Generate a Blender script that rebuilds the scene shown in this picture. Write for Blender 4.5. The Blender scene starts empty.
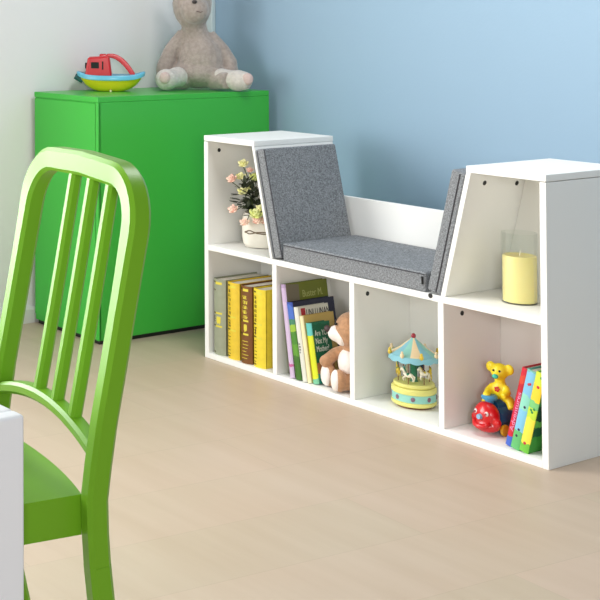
import bpy, bmesh, math, random
from mathutils import Vector, Matrix, Euler
random.seed(7)
S = bpy.context.scene
COL = S.collection
PI = math.pi
R = math.radians

# ------------------------------------------------------------------ helpers
def lin(c):
    out = []
    for v in c:
        v = v / 255.0
        out.append(v / 12.92 if v <= 0.04045 else ((v + 0.055) / 1.055) ** 2.4)
    return tuple(out) + (1.0,)

def mat(name, rgb, rough=0.5, coat=0.0, var=0.0, scale=30.0, bump=0.0, bscale=None, sheen=0.0, spec=0.5,
        metal=0.0, rgb2=None):
    m = bpy.data.materials.new(name)
    m.use_nodes = True
    nt = m.node_tree
    b = nt.nodes['Principled BSDF']
    b.inputs['Base Color'].default_value = lin(rgb)
    b.inputs['Roughness'].default_value = rough
    b.inputs['Coat Weight'].default_value = coat
    b.inputs['Coat Roughness'].default_value = 0.12
    b.inputs['Sheen Weight'].default_value = sheen
    b.inputs['Specular IOR Level'].default_value = spec
    b.inputs['Metallic'].default_value = metal
    tc = nt.nodes.new('ShaderNodeTexCoord')
    if var > 0 or rgb2:
        n = nt.nodes.new('ShaderNodeTexNoise')
        n.inputs['Scale'].default_value = scale
        n.inputs['Detail'].default_value = 4
        nt.links.new(tc.outputs['Object'], n.inputs['Vector'])
        r = nt.nodes.new('ShaderNodeValToRGB')
        r.color_ramp.elements[0].position = 0.35
        r.color_ramp.elements[1].position = 0.65
        c = lin(rgb)
        if rgb2:
            r.color_ramp.elements[0].color = c
            r.color_ramp.elements[1].color = lin(rgb2)
        else:
            r.color_ramp.elements[0].color = tuple(x * (1 - var) for x in c[:3]) + (1,)
            r.color_ramp.elements[1].color = tuple(min(1, x * (1 + var)) for x in c[:3]) + (1,)
        nt.links.new(n.outputs['Fac'], r.inputs['Fac'])
        nt.links.new(r.outputs['Color'], b.inputs['Base Color'])
    if bump > 0:
        n2 = nt.nodes.new('ShaderNodeTexNoise')
        n2.inputs['Scale'].default_value = bscale or scale
        n2.inputs['Detail'].default_value = 3
        nt.links.new(tc.outputs['Object'], n2.inputs['Vector'])
        bp = nt.nodes.new('ShaderNodeBump')
        bp.inputs['Strength'].default_value = bump
        bp.inputs['Distance'].default_value = 0.004
        nt.links.new(n2.outputs['Fac'], bp.inputs['Height'])
        nt.links.new(bp.outputs['Normal'], b.inputs['Normal'])
    return m

def tag(o, label=None, cat=None, group=None, kind=None):
    if label: o['label'] = label
    if cat: o['category'] = cat
    if group: o['group'] = group
    if kind: o['kind'] = kind
    return o

def thing(name, label, cat, loc=(0, 0, 0), rot=(0, 0, 0), group=None):
    o = bpy.data.objects.new(name, None)
    o.empty_display_size = 0.05
    COL.objects.link(o)
    o.location = loc
    o.rotation_euler = rot
    return tag(o, label, cat, group)

class MB:
    """collects shapes and links them as ONE mesh object"""
    def __init__(self):
        self.bm = bmesh.new()
        self.mi = 0
    def face(self, vs):
        try:
            f = self.bm.faces.new(vs)
            f.material_index = self.mi
            return f
        except ValueError:
            return None
    def verts(self, pts):
        return [self.bm.verts.new(p) for p in pts]
    def box(self, x0, x1, y0, y1, z0, z1, M=None):
        P = [Vector(p) for p in ((x0, y0, z0), (x1, y0, z0), (x1, y1, z0), (x0, y1, z0),
                                 (x0, y0, z1), (x1, y0, z1), (x1, y1, z1), (x0, y1, z1))]
        if M: P = [M @ p for p in P]
        v = self.verts(P)
        for q in ((3, 2, 1, 0), (4, 5, 6, 7), (0, 1, 5, 4), (1, 2, 6, 5), (2, 3, 7, 6), (3, 0, 4, 7)):
            self.face([v[i] for i in q])
        return self
    def prism(self, poly, a, b, axis='y', M=None):
        """poly: 2D points; extruded along axis from a to b"""
        def pt(p, t):
            if axis == 'y': q = Vector((p[0], t, p[1]))
            elif axis == 'z': q = Vector((p[0], p[1], t))
            else: q = Vector((t, p[0], p[1]))
            return M @ q if M else q
        lo = self.verts([pt(p, a) for p in poly])
        hi = self.verts([pt(p, b) for p in poly])
        n = len(poly)
        self.face(lo[::-1]); self.face(hi)
        for i in range(n):
            self.face([lo[i], lo[(i + 1) % n], hi[(i + 1) % n], hi[i]])
        return self
    def rings(self, rs, cap=True, closed=False):
        V = [self.verts(r) for r in rs]
        n = len(V[0])
        m = len(V)
        for k in range(m if closed else m - 1):
            A, B = V[k], V[(k + 1) % m]
            for i in range(n):
                self.face([A[i], A[(i + 1) % n], B[(i + 1) % n], B[i]])
        if cap and not closed:
            self.face(V[0][::-1]); self.face(V[-1])
        return self
    def tube(self, pts, rad, n=10, cap=True):
        pts = [Vector(p) for p in pts]
        if not hasattr(rad, '__len__'): rad = [rad] * len(pts)
        rs = []
        ref = None
        for i, p in enumerate(pts):
            t = (pts[min(i + 1, len(pts) - 1)] - pts[max(i - 1, 0)]).normalized()
            if ref is None:
                ref = t.orthogonal().normalized()
            x = (ref - t * ref.dot(t)).normalized()
            y = t.cross(x)
            ref = x
            rs.append([p + (x * math.cos(2 * PI * k / n) + y * math.sin(2 * PI * k / n)) * rad[i] for k in range(n)])
        return self.rings(rs, cap)
    def lathe(self, prof, c=(0, 0, 0), n=32, M=None, sx=1, sy=1):
        rs = []
        for r, z in prof:
            ring = [Vector((c[0] + sx * r * math.cos(2 * PI * k / n), c[1] + sy * r * math.sin(2 * PI * k / n), c[2] + z)) for k in range(n)]
            if M: ring = [M @ p for p in ring]
            rs.append(ring)
        return self.rings(rs)
    def ell(self, c, r, rot=None, n=16, m=10):
        """ellipsoid: centre, radii, euler degrees"""
        if not hasattr(r, '__len__'): r = (r, r, r)
        E = Euler([R(a) for a in rot]).to_matrix() if rot else Matrix.Identity(3)
        c = Vector(c)
        def P(th, ph):
            return c + E @ Vector((r[0] * math.sin(th) * math.cos(ph), r[1] * math.sin(th) * math.sin(ph), r[2] * math.cos(th)))
        top = self.bm.verts.new(P(0, 0)); bot = self.bm.verts.new(P(PI, 0))
        V = [self.verts([P(PI * j / m, 2 * PI * k / n) for k in range(n)]) for j in range(1, m)]
        for k in range(n):
            self.face([top, V[0][k], V[0][(k + 1) % n]])
            self.face([bot, V[-1][(k + 1) % n], V[-1][k]])
        for j in range(m - 2):
            for k in range(n):
                self.face([V[j][k], V[j + 1][k], V[j + 1][(k + 1) % n], V[j][(k + 1) % n]])
        return self
    def build(self, name, m, parent=None, smooth=False, bevel=0.0, seg=2, remesh=0.0, sub=0, loc=None, rot=None, angle=40):
        bmesh.ops.recalc_face_normals(self.bm, faces=self.bm.faces)
        me = bpy.data.meshes.new(name)
        self.bm.to_mesh(me); self.bm.free()
        for mm in (m if isinstance(m, (list, tuple)) else [m]):
            me.materials.append(mm)
        o = bpy.data.objects.new(name, me)
        COL.objects.link(o)
        if parent: o.parent = parent
        if loc: o.location = loc
        if rot: o.rotation_euler = rot
        if remesh:
            r = o.modifiers.new('r', 'REMESH'); r.mode = 'VOXEL'; r.voxel_size = remesh; r.use_smooth_shade = True
            s = o.modifiers.new('s', 'SMOOTH'); s.iterations = 6; s.factor = 0.5
        if bevel:
            b = o.modifiers.new('b', 'BEVEL'); b.width = bevel; b.segments = seg; b.limit_method = 'ANGLE'; b.angle_limit = R(35)
        if sub:
            s = o.modifiers.new('ss', 'SUBSURF'); s.levels = sub; s.render_levels = sub
        if smooth or bevel:
            for p in me.polygons: p.use_smooth = True
            if bevel and not smooth:
                w = o.modifiers.new('wn', 'WEIGHTED_NORMAL'); w.keep_sharp = True
        if smooth and angle < 180:
            bm = bmesh.new(); bm.from_mesh(me)
            for e in bm.edges:
                if len(e.link_faces) == 2 and e.calc_face_angle(0) > R(angle): e.smooth = False
            bm.to_mesh(me); bm.free()
        return o

def text(name, body, size, m, parent, M, ext=0.0003, align='LEFT', sx=1.0):
    cu = bpy.data.curves.new(name, 'FONT')
    cu.body = body; cu.size = size; cu.extrude = ext; cu.align_x = align; cu.space_line = 0.95
    t = bpy.data.objects.new(name + '_tmp', cu)
    COL.objects.link(t)
    dg = bpy.context.evaluated_depsgraph_get()
    me = bpy.data.meshes.new_from_object(t.evaluated_get(dg))
    COL.objects.unlink(t); bpy.data.objects.remove(t); bpy.data.curves.remove(cu)
    me.transform(Matrix.Diagonal((sx, 1, 1, 1)))
    me.transform(M)
    me.materials.clear(); me.materials.append(m)
    o = bpy.data.objects.new(name, me); COL.objects.link(o); o.parent = parent
    return o

def frame(origin, X, Y):
    X = Vector(X).normalized(); Y = Vector(Y).normalized(); Z = X.cross(Y)
    M = Matrix((X, Y, Z)).transposed().to_4x4()
    M.translation = Vector(origin)
    return M

# ------------------------------------------------------------------ materials
M_white = mat('white_laminate', (240, 239, 234), 0.6, spec=0.3)
M_whitewall = mat('white_wall_paint', (240, 238, 236), 0.85, bump=0.05, bscale=120)
M_blue = mat('blue_wall_paint', (149, 176, 196), 0.85, bump=0.05, bscale=120)
M_trim = mat('trim_paint', (200, 214, 214), 0.5)
M_base = mat('baseboard_paint', (226, 224, 220), 0.45)
M_green = mat('cabinet_green', (62, 182, 62), 0.3)
M_black = mat('black_plastic', (18, 18, 18), 0.5)
M_gap = mat('dark_gap', (25, 30, 25), 0.8)
M_chair = mat('chair_green', (112, 166, 34), 0.36, spec=0.3)
M_table = mat('table_white', (240, 240, 243), 0.45)
M_pages = mat('paper_pages', (236, 230, 216), 0.8, var=0.06, scale=300)

def fabric_mat():
    m = bpy.data.materials.new('grey_linen_fabric'); m.use_nodes = True
    nt = m.node_tree; b = nt.nodes['Principled BSDF']
    b.inputs['Roughness'].default_value = 0.95
    b.inputs['Specular IOR Level'].default_value = 0.1
    tc = nt.nodes.new('ShaderNodeTexCoord')
    cols = []
    for sc in ((620, 620, 170), (170, 620, 620), (620, 170, 620)):
        mp = nt.nodes.new('ShaderNodeMapping'); mp.inputs['Scale'].default_value = sc
        n = nt.nodes.new('ShaderNodeTexNoise'); n.inputs['Scale'].default_value = 1.0; n.inputs['Detail'].default_value = 2
        nt.links.new(tc.outputs['Object'], mp.inputs['Vector']); nt.links.new(mp.outputs['Vector'], n.inputs['Vector'])
        cols.append(n)
    a = nt.nodes.new('ShaderNodeMath'); a.operation = 'ADD'
    nt.links.new(cols[0].outputs['Fac'], a.inputs[0]); nt.links.new(cols[1].outputs['Fac'], a.inputs[1])
    c = nt.nodes.new('ShaderNodeMath'); c.operation = 'ADD'
    nt.links.new(a.outputs[0], c.inputs[0]); nt.links.new(cols[2].outputs['Fac'], c.inputs[1])
    r = nt.nodes.new('ShaderNodeValToRGB')
    mr = nt.nodes.new('ShaderNodeMapRange'); mr.inputs[1].default_value = 1.2; mr.inputs[2].default_value = 1.8
    nt.links.new(c.outputs[0], mr.inputs[0])
    r.color_ramp.elements[0].color = lin((100, 102, 105)); r.color_ramp.elements[0].position = 0.1
    r.color_ramp.elements[1].color = lin((158, 161, 163)); r.color_ramp.elements[1].position = 0.9
    nt.links.new(mr.outputs[0], r.inputs['Fac']); nt.links.new(r.outputs['Color'], b.inputs['Base Color'])
    bp = nt.nodes.new('ShaderNodeBump'); bp.inputs['Strength'].default_value = 0.5; bp.inputs['Distance'].default_value = 0.002
    nt.links.new(c.outputs[0], bp.inputs['Height']); nt.links.new(bp.outputs['Normal'], b.inputs['Normal'])
    return m
M_fab = fabric_mat()
M_seam = mat('dark_piping', (70, 70, 74), 0.9)

def floor_mat():
    m = bpy.data.materials.new('pale_wood_planks'); m.use_nodes = True
    nt = m.node_tree; b = nt.nodes['Principled BSDF']
    b.inputs['Roughness'].default_value = 0.42
    b.inputs['Specular IOR Level'].default_value = 0.35
    tc = nt.nodes.new('ShaderNodeTexCoord')
    mp = nt.nodes.new('ShaderNodeMapping'); mp.inputs['Rotation'].default_value = (0, 0, R(-86))
    nt.links.new(tc.outputs['Object'], mp.inputs['Vector'])
    br = nt.nodes.new('ShaderNodeTexBrick')
    br.inputs['Scale'].default_value = 1.0
    br.inputs['Brick Width'].default_value = 1.15; br.inputs['Row Height'].default_value = 0.19
    br.inputs['Mortar Size'].default_value = 0.0008; br.inputs['Mortar Smooth'].default_value = 0.3
    br.offset = 0.37
    br.inputs['Color1'].default_value = lin((191, 175, 152)); br.inputs['Color2'].default_value = lin((198, 177, 157))
    br.inputs['Mortar'].default_value = lin((184, 166, 144))
    nt.links.new(mp.outputs['Vector'], br.inputs['Vector'])
    mp2 = nt.nodes.new('ShaderNodeMapping'); mp2.inputs['Rotation'].default_value = (0, 0, R(-86)); mp2.inputs['Scale'].default_value = (2.2, 22, 22)
    nt.links.new(tc.outputs['Object'], mp2.inputs['Vector'])
    n = nt.nodes.new('ShaderNodeTexNoise'); n.inputs['Scale'].default_value = 1.0; n.inputs['Detail'].default_value = 5
    nt.links.new(mp2.outputs['Vector'], n.inputs['Vector'])
    n3 = nt.nodes.new('ShaderNodeTexNoise'); n3.inputs['Scale'].default_value = 2.5; n3.inputs['Detail'].default_value = 2
    nt.links.new(mp.outputs['Vector'], n3.inputs['Vector'])
    mx = nt.nodes.new('ShaderNodeMix'); mx.data_type = 'RGBA'; mx.blend_type = 'MULTIPLY'; mx.inputs[0].default_value = 1.0
    r = nt.nodes.new('ShaderNodeValToRGB')
    r.color_ramp.elements[0].position = 0.3; r.color_ramp.elements[0].color = (0.93, 0.915, 0.89, 1)
    r.color_ramp.elements[1].position = 0.7; r.color_ramp.elements[1].color = (1, 1, 1, 1)
    nt.links.new(n.outputs['Fac'], r.inputs['Fac'])
    nt.links.new(br.outputs['Color'], mx.inputs[6]); nt.links.new(r.outputs['Color'], mx.inputs[7])
    mx2 = nt.nodes.new('ShaderNodeMix'); mx2.data_type = 'RGBA'; mx2.blend_type = 'MULTIPLY'; mx2.inputs[0].default_value = 1.0
    r2 = nt.nodes.new('ShaderNodeValToRGB')
    r2.color_ramp.elements[0].position = 0.35; r2.color_ramp.elements[0].color = (0.97, 0.94, 0.92, 1)
    r2.color_ramp.elements[1].position = 0.65; r2.color_ramp.elements[1].color = (1, 1, 1, 1)
    nt.links.new(n3.outputs['Fac'], r2.inputs['Fac'])
    nt.links.new(mx.outputs[2], mx2.inputs[6]); nt.links.new(r2.outputs['Color'], mx2.inputs[7])
    nt.links.new(mx2.outputs[2], b.inputs['Base Color'])
    return m
M_floor = floor_mat()

# ------------------------------------------------------------------ setting
XW, YW = -0.573, 0.54          # white wall, blue wall
def struct(name, mb, m, **k):
    return tag(mb.build(name, m, **k), kind='structure')
o = struct('floor', MB().box(XW - 0.1, 4.2, -4.5, YW + 0.1, -0.1, 0), M_floor); o['label'] = 'pale wooden plank floor'
o = struct('wall_left', MB().box(XW - 0.1, XW, -4.5, YW + 0.1, 0, 2.5), M_whitewall); o['label'] = 'white wall behind the green cabinet'
o = struct('wall_back', MB().box(XW, 4.2, YW, YW + 0.1, 0, 2.5), M_blue); o['label'] = 'blue wall behind the bookcase'
o = struct('trim_1', MB().box(XW, XW + 0.055, YW - 0.018, YW, 0.05, 2.5), M_trim, bevel=0.003); o['label'] = 'pale trim strip in the room corner'
struct('baseboard_left', MB().prism([(XW, 0), (XW + 0.014, 0), (XW + 0.014, 0.042), (XW + 0.008, 0.05), (XW, 0.05)], -4.5, YW - 0.018), M_base)
struct('baseboard_back', MB().prism([(YW, 0), (YW - 0.014, 0), (YW - 0.014, 0.042), (YW - 0.008, 0.05), (YW, 0.05)], XW + 0.014, 4.2, axis='x'), M_base)

# ------------------------------------------------------------------ bookcase
W, D, H, T = 1.02, 0.30, 0.615, 0.015
XT, ZM = 0.19, 0.313
PITCH = (W - T) / 4
bc = thing('bookcase', 'low white bookcase with a cushioned reading seat between two towers', 'bookcase')
def bpart(name, mb, bev=0.0012, m=None):
    return mb.build(name, m or M_white, bc, bevel=bev)
DB = 0.200          # the back panels are set in
bpart('side_panel', MB().box(0, T, 0, D, 0, H - T - 0.0015))
bpart('side_panel', MB().box(W - T, W, 0, D, 0, H - T - 0.0015))
bpart('top_panel', MB().box(0, XT, 0, D, H - T, H))
bpart('top_panel', MB().box(W - XT, W, 0, D, H - T, H))
bpart('bottom_panel', MB().box(T, W - T, 0, D, 0, T))
bpart('shelf', MB().box(T, W - T, 0, D, ZM - T, ZM)).__setitem__('label', 'long middle shelf that also carries the seat')
for k in (1, 2, 3):
    bpart('divider', MB().box(k * PITCH, k * PITCH + T, 0, D, T, ZM - T))
XB = PITCH + T / 2          # foot of the slope
XBL, XTL = 0.2525, 0.189
sl = math.atan2(XB - XT, H - T - ZM)
tw = 0.012 / math.cos(sl)
bpart('sloped_panel', MB().prism([(XTL - 0.008, H - T), (XTL, H - T), (XBL, ZM), (XBL - 0.008, ZM)], 0.0, D - 0.001))
bpart('sloped_panel', MB().prism([(W - XT + tw, H - T), (W - XT, H - T), (W - XB, ZM), (W - XB + tw, ZM)], 0.0, D - 0.001))
for k in range(4):
    bpart('back_panel', MB().box(k * PITCH + T, (k + 1) * PITCH, DB, DB + 0.006, T, ZM - T))
bpart('back_panel', MB().prism([(T, ZM), (XBL - 0.008, ZM), (XTL - 0.008, H - T), (T, H - T)], DB, DB + 0.006))
bpart('back_panel', MB().prism([(W - T, ZM), (W - XB + tw, ZM), (W - XT + tw, H - T), (W - T, H - T)], DB, DB + 0.006))
def slx(z): return XB + (XT - XB) * (z - ZM) / (H - T - ZM)
zr = 0.456
bpart('seat_back_rail', MB().prism([(XBL, ZM), (W - slx(ZM), ZM), (W - slx(zr), zr), (slx(zr) - 0.006, zr)], D - 0.014, D - 0.001))
def lock(p, n):
    n = Vector(n).normalized(); p = Vector(p)
    mb = MB(); mb.tube([p - n * 0.001, p + n * 0.0012], 0.0055, 14)
    mb.build('cam_lock', M_black, bc)
lock((T, 0.042, 0.573), (1, 0, 0)); lock((2 * PITCH + T, 0.047, 0.268), (1, 0, 0)); lock((3 * PITCH + T, 0.064, 0.269), (1, 0, 0))
sn = Vector((math.cos(sl), 0, -math.sin(sl)))
lock((W - slx(0.574) + tw, 0.055, 0.574), sn)
lock((W - slx(0.566) + tw, 0.172, 0.566), sn); lock((0.735, 0.0, ZM - 0.004), (0, -1, 0))

# cushions
def cushion(name, label, L, th, dep, loc, roty):
    t = thing(name, label, 'cushion', loc, (0, roty, 0), 'grey linen cushions of the reading seat')
    MB().box(0, th, 0, dep, 0, L).build('cushion_cover', M_fab, t, bevel=0.005, seg=3)
    return t
def piping(t, loops):
    for pts in loops:
        MB().tube([Vector(p) for p in pts], 0.0016, 6).build('piping', M_seam, t)
LC = math.hypot(XB - XT, H - T - ZM) - 0.004
THL, THR, DC = 0.030, 0.036, 0.274
cl = cushion('seat_cushion', 'dark grey back cushion leaning on the left tower', LC - 0.006, THL, DC, (XBL + 0.001, 0.0, ZM), -math.atan2(XBL - XTL, H - T - ZM))
piping(cl, [[(0.0005 + 0.008, 0.0, 0.004), (0.0005 + 0.008, 0.0, LC - 0.010)], [(THL, 0.004, 0.002), (THL, 0.004, LC - 0.010)]])
cr = thing('seat_cushion', 'grey back cushion leaning on the right tower', 'cushion', (W - XB - 0.001, 0, ZM), (0, sl, 0), 'grey linen cushions of the reading seat')
MB().box(-THR, 0, 0, DC, 0, LC).build('cushion_cover', M_fab, cr, bevel=0.005, seg=3)
piping(cr, [[(-0.012, -0.0005, 0.004), (-0.012, -0.0005, LC - 0.004)]])
xs0, xs1 = XBL + 0.001 + THL / math.cos(sl) + 0.002, W - XB - 0.001 - THR / math.cos(sl) - 0.003
cs = thing('seat_cushion', 'flat grey seat cushion lying between the two back cushions', 'cushion', (xs0, 0.002, ZM), (0, 0, 0), 'grey linen cushions of the reading seat')
MB().box(0, xs1 - xs0, 0, DC - 0.002, 0.0, 0.046).build('cushion_cover', M_fab, cs, bevel=0.005, seg=3)
piping(cs, [[(0.004, -0.0004, 0.041), (xs1 - xs0 - 0.004, -0.0004, 0.041)]])
MB().tube([(xs1 - xs0 - 0.006, -0.003, 0.018), (xs1 - xs0 - 0.007, -0.003, 0.036)], 0.0022, 8).build('zipper_pull', M_black, cs)

# ------------------------------------------------------------------ green cabinet
gx0, gx1, gy0, gy1, gh = -0.555, -0.242, -0.18, 0.50, 0.713
cab = thing('cabinet', 'plain bright green cabinet against the white wall', 'cabinet', ((gx0 + gx1) / 2, gy0, 0))
ox = (gx0 + gx1) / 2
def cpart(name, mb, m=M_green, b=0.0015):
    o = mb.build(name, m, cab, bevel=b); o.location = (-ox, -gy0, 0); return o
cpart('base', MB().box(gx0 + 0.008, gx1 - 0.006, gy0 + 0.008, gy1 - 0.006, 0, 0.012), M_black)
cpart('body', MB().box(gx0, gx1, gy0 + 0.004, gy1, 0.012, gh - 0.016).box(gx1 - 0.012, gx1, gy0, gy0 + 0.01, 0.012, gh - 0.016))
cpart('top', MB().box(gx0, gx1, gy0, gy1, gh - 0.016, gh))
cpart('door', MB().box(gx0 + 0.002, gx1 - 0.0145, gy0, gy0 + 0.0035, 0.03, gh - 0.0195))
mb = MB()
for hx in (-0.478, -0.458):
    for hz in (0.055, 0.07):
        mb.ell((hx, gy0 - 0.0005, hz), (0.004, 0.0015, 0.003))
cpart('fitting', mb, M_black, 0)

# ------------------------------------------------------------------ toy boat
M_by = mat('boat_yellow', (226, 214, 32), 0.35, coat=0.2)
M_bb = mat('boat_blue', (112, 196, 226), 0.35, coat=0.2)
M_br = mat('boat_red', (206, 26, 36), 0.35, coat=0.2)
M_bk = mat('boat_teal', (40, 92, 92), 0.4)
boat = thing('toy_boat', 'red, blue and yellow toy tugboat on the green cabinet', 'toy boat', (-0.464, 0.048, gh), (0, 0, R(50)))
def hull_ring(z, l, w, sh=0.0):
    n = 32; out = []
    for k in range(n):
        a = 2 * PI * k / n
        c, s = math.cos(a), math.sin(a)
        out.append(Vector((sh + l * math.copysign(abs(c) ** 0.9, c), w * math.copysign(abs(s) ** 0.85, s) * (1 - 0.18 * c * c), z + 0.012 * (l / 0.1) * c ** 4)))
    return out
MB().rings([hull_ring(z, l, w) for z, l, w in ((0, 0.055, 0.030), (0.003, 0.066, 0.037), (0.012, 0.080, 0.045), (0.026, 0.092, 0.050), (0.034, 0.096, 0.052))]).build('hull', M_by, boat, smooth=True)
MB().rings([hull_ring(z, l, w) for z, l, w in ((0.0342, 0.097, 0.053), (0.036, 0.104, 0.057), (0.046, 0.106, 0.058), (0.050, 0.103, 0.056), (0.050, 0.096, 0.050), (0.044, 0.092, 0.047))]).build('deck', M_bb, boat, smooth=True)
ca = MB().prism([(-0.080, 0.046), (0.004, 0.046), (-0.004, 0.110), (-0.070, 0.106)], -0.038, 0.038).build('cabin', M_br, boat, bevel=0.006, seg=3)
for bx in ((-0.060, -0.036, -0.0393, -0.037, 0.072, 0.091), (-0.0265, -0.0225, -0.0393, -0.037, 0.068, 0.094), (-0.0795, -0.074, -0.012, 0.012, 0.070, 0.088)):
    MB().box(*bx).build('cabin_window', M_gap, ca, bevel=0.0008)
MB().prism([(-0.036, 0.104), (-0.012, 0.104), (-0.014, 0.116), (-0.034, 0.116)], -0.015, 0.015).build('funnel', M_br, boat, bevel=0.003)
arc = []
for k in range(13):
    a = k / 12
    arc.append((-0.016 + 0.086 * a, 0, 0.110 - 0.062 * a ** 2.2 + 0.004 * math.sin(a * PI)))
rs = []
for p in arc:
    x, y, z = p
    rs.append([Vector((x + dx, dy, z + dz)) for dx, dy, dz in ((0.005, -0.014, 0.006), (0.005, 0.014, 0.006), (-0.005, 0.014, -0.006), (-0.005, -0.014, -0.006))])
MB().rings(rs).build('handle', M_br, boat, bevel=0.002)
MB().tube([(-0.086, 0, 0.032), (-0.105, 0, 0.043), (-0.111, 0, 0.046)], [0.010, 0.010, 0.009], 14).build('spout', M_bk, boat, smooth=True)
MB().tube([(0.0, -0.045, 0.0), (0.0, -0.045, 0.006)], 0.003, 8).build('drain_plug', mat('plug_cream', (230, 220, 170), 0.5), boat)

# ------------------------------------------------------------------ grey plush bear on the cabinet
M_plush = mat('plush_taupe', (166, 152, 142), 0.95, var=0.12, scale=90, bump=0.6, bscale=160, sheen=0.4)
M_pfoot = mat('plush_cream', (206, 198, 188), 0.95, var=0.08, scale=90, bump=0.6, bscale=160, sheen=0.4)
M_ppad = mat('plush_pink', (206, 182, 174), 0.95, bump=0.5, bscale=160)
pb = thing('plush_bear', 'grey brown plush bear slumped on the green cabinet', 'stuffed toy', (-0.386, 0.341, gh), (0, 0, R(47)))
mb = MB()
mb.ell((0.005, 0.0, 0.093), (0.071, 0.064, 0.088)); mb.ell((0.0, 0.0, 0.054), (0.085, 0.072, 0.05)); mb.ell((-0.004, 0.002, 0.145), (0.048, 0.046, 0.06))
mb.ell((-0.020, -0.012, 0.274), (0.062, 0.06, 0.084)); mb.ell((-0.012, -0.056, 0.254), (0.044, 0.034, 0.044)); mb.tube([(-0.006, 0, 0.16), (-0.018, -0.004, 0.22)], 0.040, 14)
for s, pts in ((-1, [(-0.046, 0.002, 0.178), (-0.086, -0.004, 0.125), (-0.108, -0.012, 0.07), (-0.112, -0.02, 0.035)]), (1, [(0.030, 0.004, 0.175), (0.072, 0.006, 0.125), (0.094, 0.004, 0.085), (0.098, -0.002, 0.06)])):
    mb.tube(pts, [0.022, 0.024, 0.026, 0.023], 12)
    mb.ell(pts[-1], 0.025)
for s in (-1, 1):
    mb.tube([(s * 0.045, -0.02, 0.036), (s * 0.07, -0.055, 0.034), (s * 0.088, -0.085, 0.032)], [0.036, 0.03, 0.027], 12)
    mb.ell((-0.016 + s * 0.052, 0.0, 0.352), (0.024, 0.014, 0.026)); mb.tube([(-0.016 + s * 0.035, -0.004, 0.329), (-0.016 + s * 0.052, 0, 0.349)], 0.018, 10)
mb.build('body', M_plush, pb, remesh=0.0045)
for s, c in ((-1, (-0.098, -0.104, 0.036)), (1, (0.118, -0.075, 0.034))):
    mb = MB(); mb.ell(c, (0.036, 0.036, 0.034)); 
    if s > 0: mb.tube([(0.07, -0.05, 0.040), c], [0.030, 0.03], 12); mb.ell((0.07, -0.05, 0.040), 0.031); mb.ell((0.136, -0.085, 0.034), (0.026, 0.028, 0.030))
    else: mb.tube([(-0.066, -0.06, 0.042), c], [0.032, 0.03], 12); mb.ell((-0.066, -0.06, 0.042), 0.033)
    f = mb.build('foot', M_pfoot, pb, remesh=0.005); f['label'] = 'cream coloured foot'
    MB().ell((c[0] + (0.028 if s > 0 else -0.004), c[1] - 0.030, c[2] + 0.006), (0.017, 0.010, 0.019)).build('sole_pad', M_ppad, f, smooth=True, angle=180)
for s in (-1, 1):
    MB().ell((-0.012 + s * 0.026, -0.064, 0.306), (0.005, 0.004, 0.005)).build('eye', M_black, pb, smooth=True, angle=180)
MB().ell((-0.012, -0.0875, 0.279), (0.008, 0.005, 0.006)).build('nose', mat('nose_brown', (52, 42, 40), 0.4), pb, smooth=True, angle=180)
MB().tube([(-0.006, -0.0905, 0.250), (0.006, -0.0865, 0.246), (0.014, -0.080, 0.249)], 0.0014, 6).build('mouth', mat('thread_brown', (112, 92, 86), 0.9), pb)

# ------------------------------------------------------------------ books
def book(label, group, w, h, d, cover, loc, ry=0.0, rz=0.0, spine=None, round_spine=0.004, pivot_right=False, marks=None):
    t = thing('book', label, 'book', loc, (0, ry, rz), group)
    sx = -w if pivot_right else 0.0
    ct = 0.0022
    mats = [cover, spine or cover]
    MB().box(sx, sx + ct, 0.003, d, 0, h).build('back_cover', mats[0], t, bevel=0.0006)
    c = MB().box(sx + w - ct, sx + w, 0.003, d, 0, h).build('front_cover', mats[0], t, bevel=0.0006)
    prof = []
    for k in range(9):
        a = k / 8
        prof.append((sx + w * a, 0.003 - round_spine * math.sin(PI * a) ** 0.7))
    prof2 = [(x, y + 0.0024) for x, y in prof][::-1]
    sm = MB().prism(prof + prof2, 0, h, axis='z')
    ml = [mats[1]]
    for fn, mk in marks or []:
        ml.append(mk); sm.mi = len(ml) - 1; fn(sm)
    s = sm.build('spine', ml, t, smooth=True)
    MB().box(sx + ct, sx + w - ct, 0.0056, d - 0.004, 0.003, h - 0.004).build('pages', M_pages, t)
    return t, c, s

def glyphs(mb, w, rs_, x0, x1, rows, seed=0):
    """thin printed strokes that follow the rounded spine; rows = (z, height, kind)"""
    rn = random.Random(seed)
    def stroke(xa, xb, za, zb):
        n = max(1, int(round((xb - xa) / 0.004)))
        for k in range(n):
            p, q = xa + (xb - xa) * k / n, xa + (xb - xa) * (k + 1) / n
            yp = [0.003 - rs_ * math.sin(PI * min(max(x / w, 0.0), 1.0)) ** 0.7 - 0.0005 for x in (p, q)]
            mb.prism([(p, yp[0]), (q, yp[1]), (q, yp[1] + 0.0012), (p, yp[0] + 0.0012)], za, zb, axis='z')
    for z, hh, kind in rows:
        if kind == 'bar':
            stroke(x0, x1, z, z + hh)
        elif kind == 'char':
            xc, ww = (x0 + x1) / 2, (x1 - x0)
            for q in range(3):
                zz = z + hh * (q + 0.3) / 3
                stroke(xc - ww * rn.uniform(.25, .45), xc + ww * rn.uniform(.25, .45), zz, zz + hh * 0.11)
            for q in range(2):
                xx = xc + ww * rn.uniform(-.3, .3)
                stroke(xx, xx + ww * 0.12, z, z + hh * rn.uniform(.6, 1))
        elif kind == 'line':
            stroke(x0 + (x1 - x0) * rn.uniform(0, .2), x1 - (x1 - x0) * rn.uniform(0, .3), z, z + hh)

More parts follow.
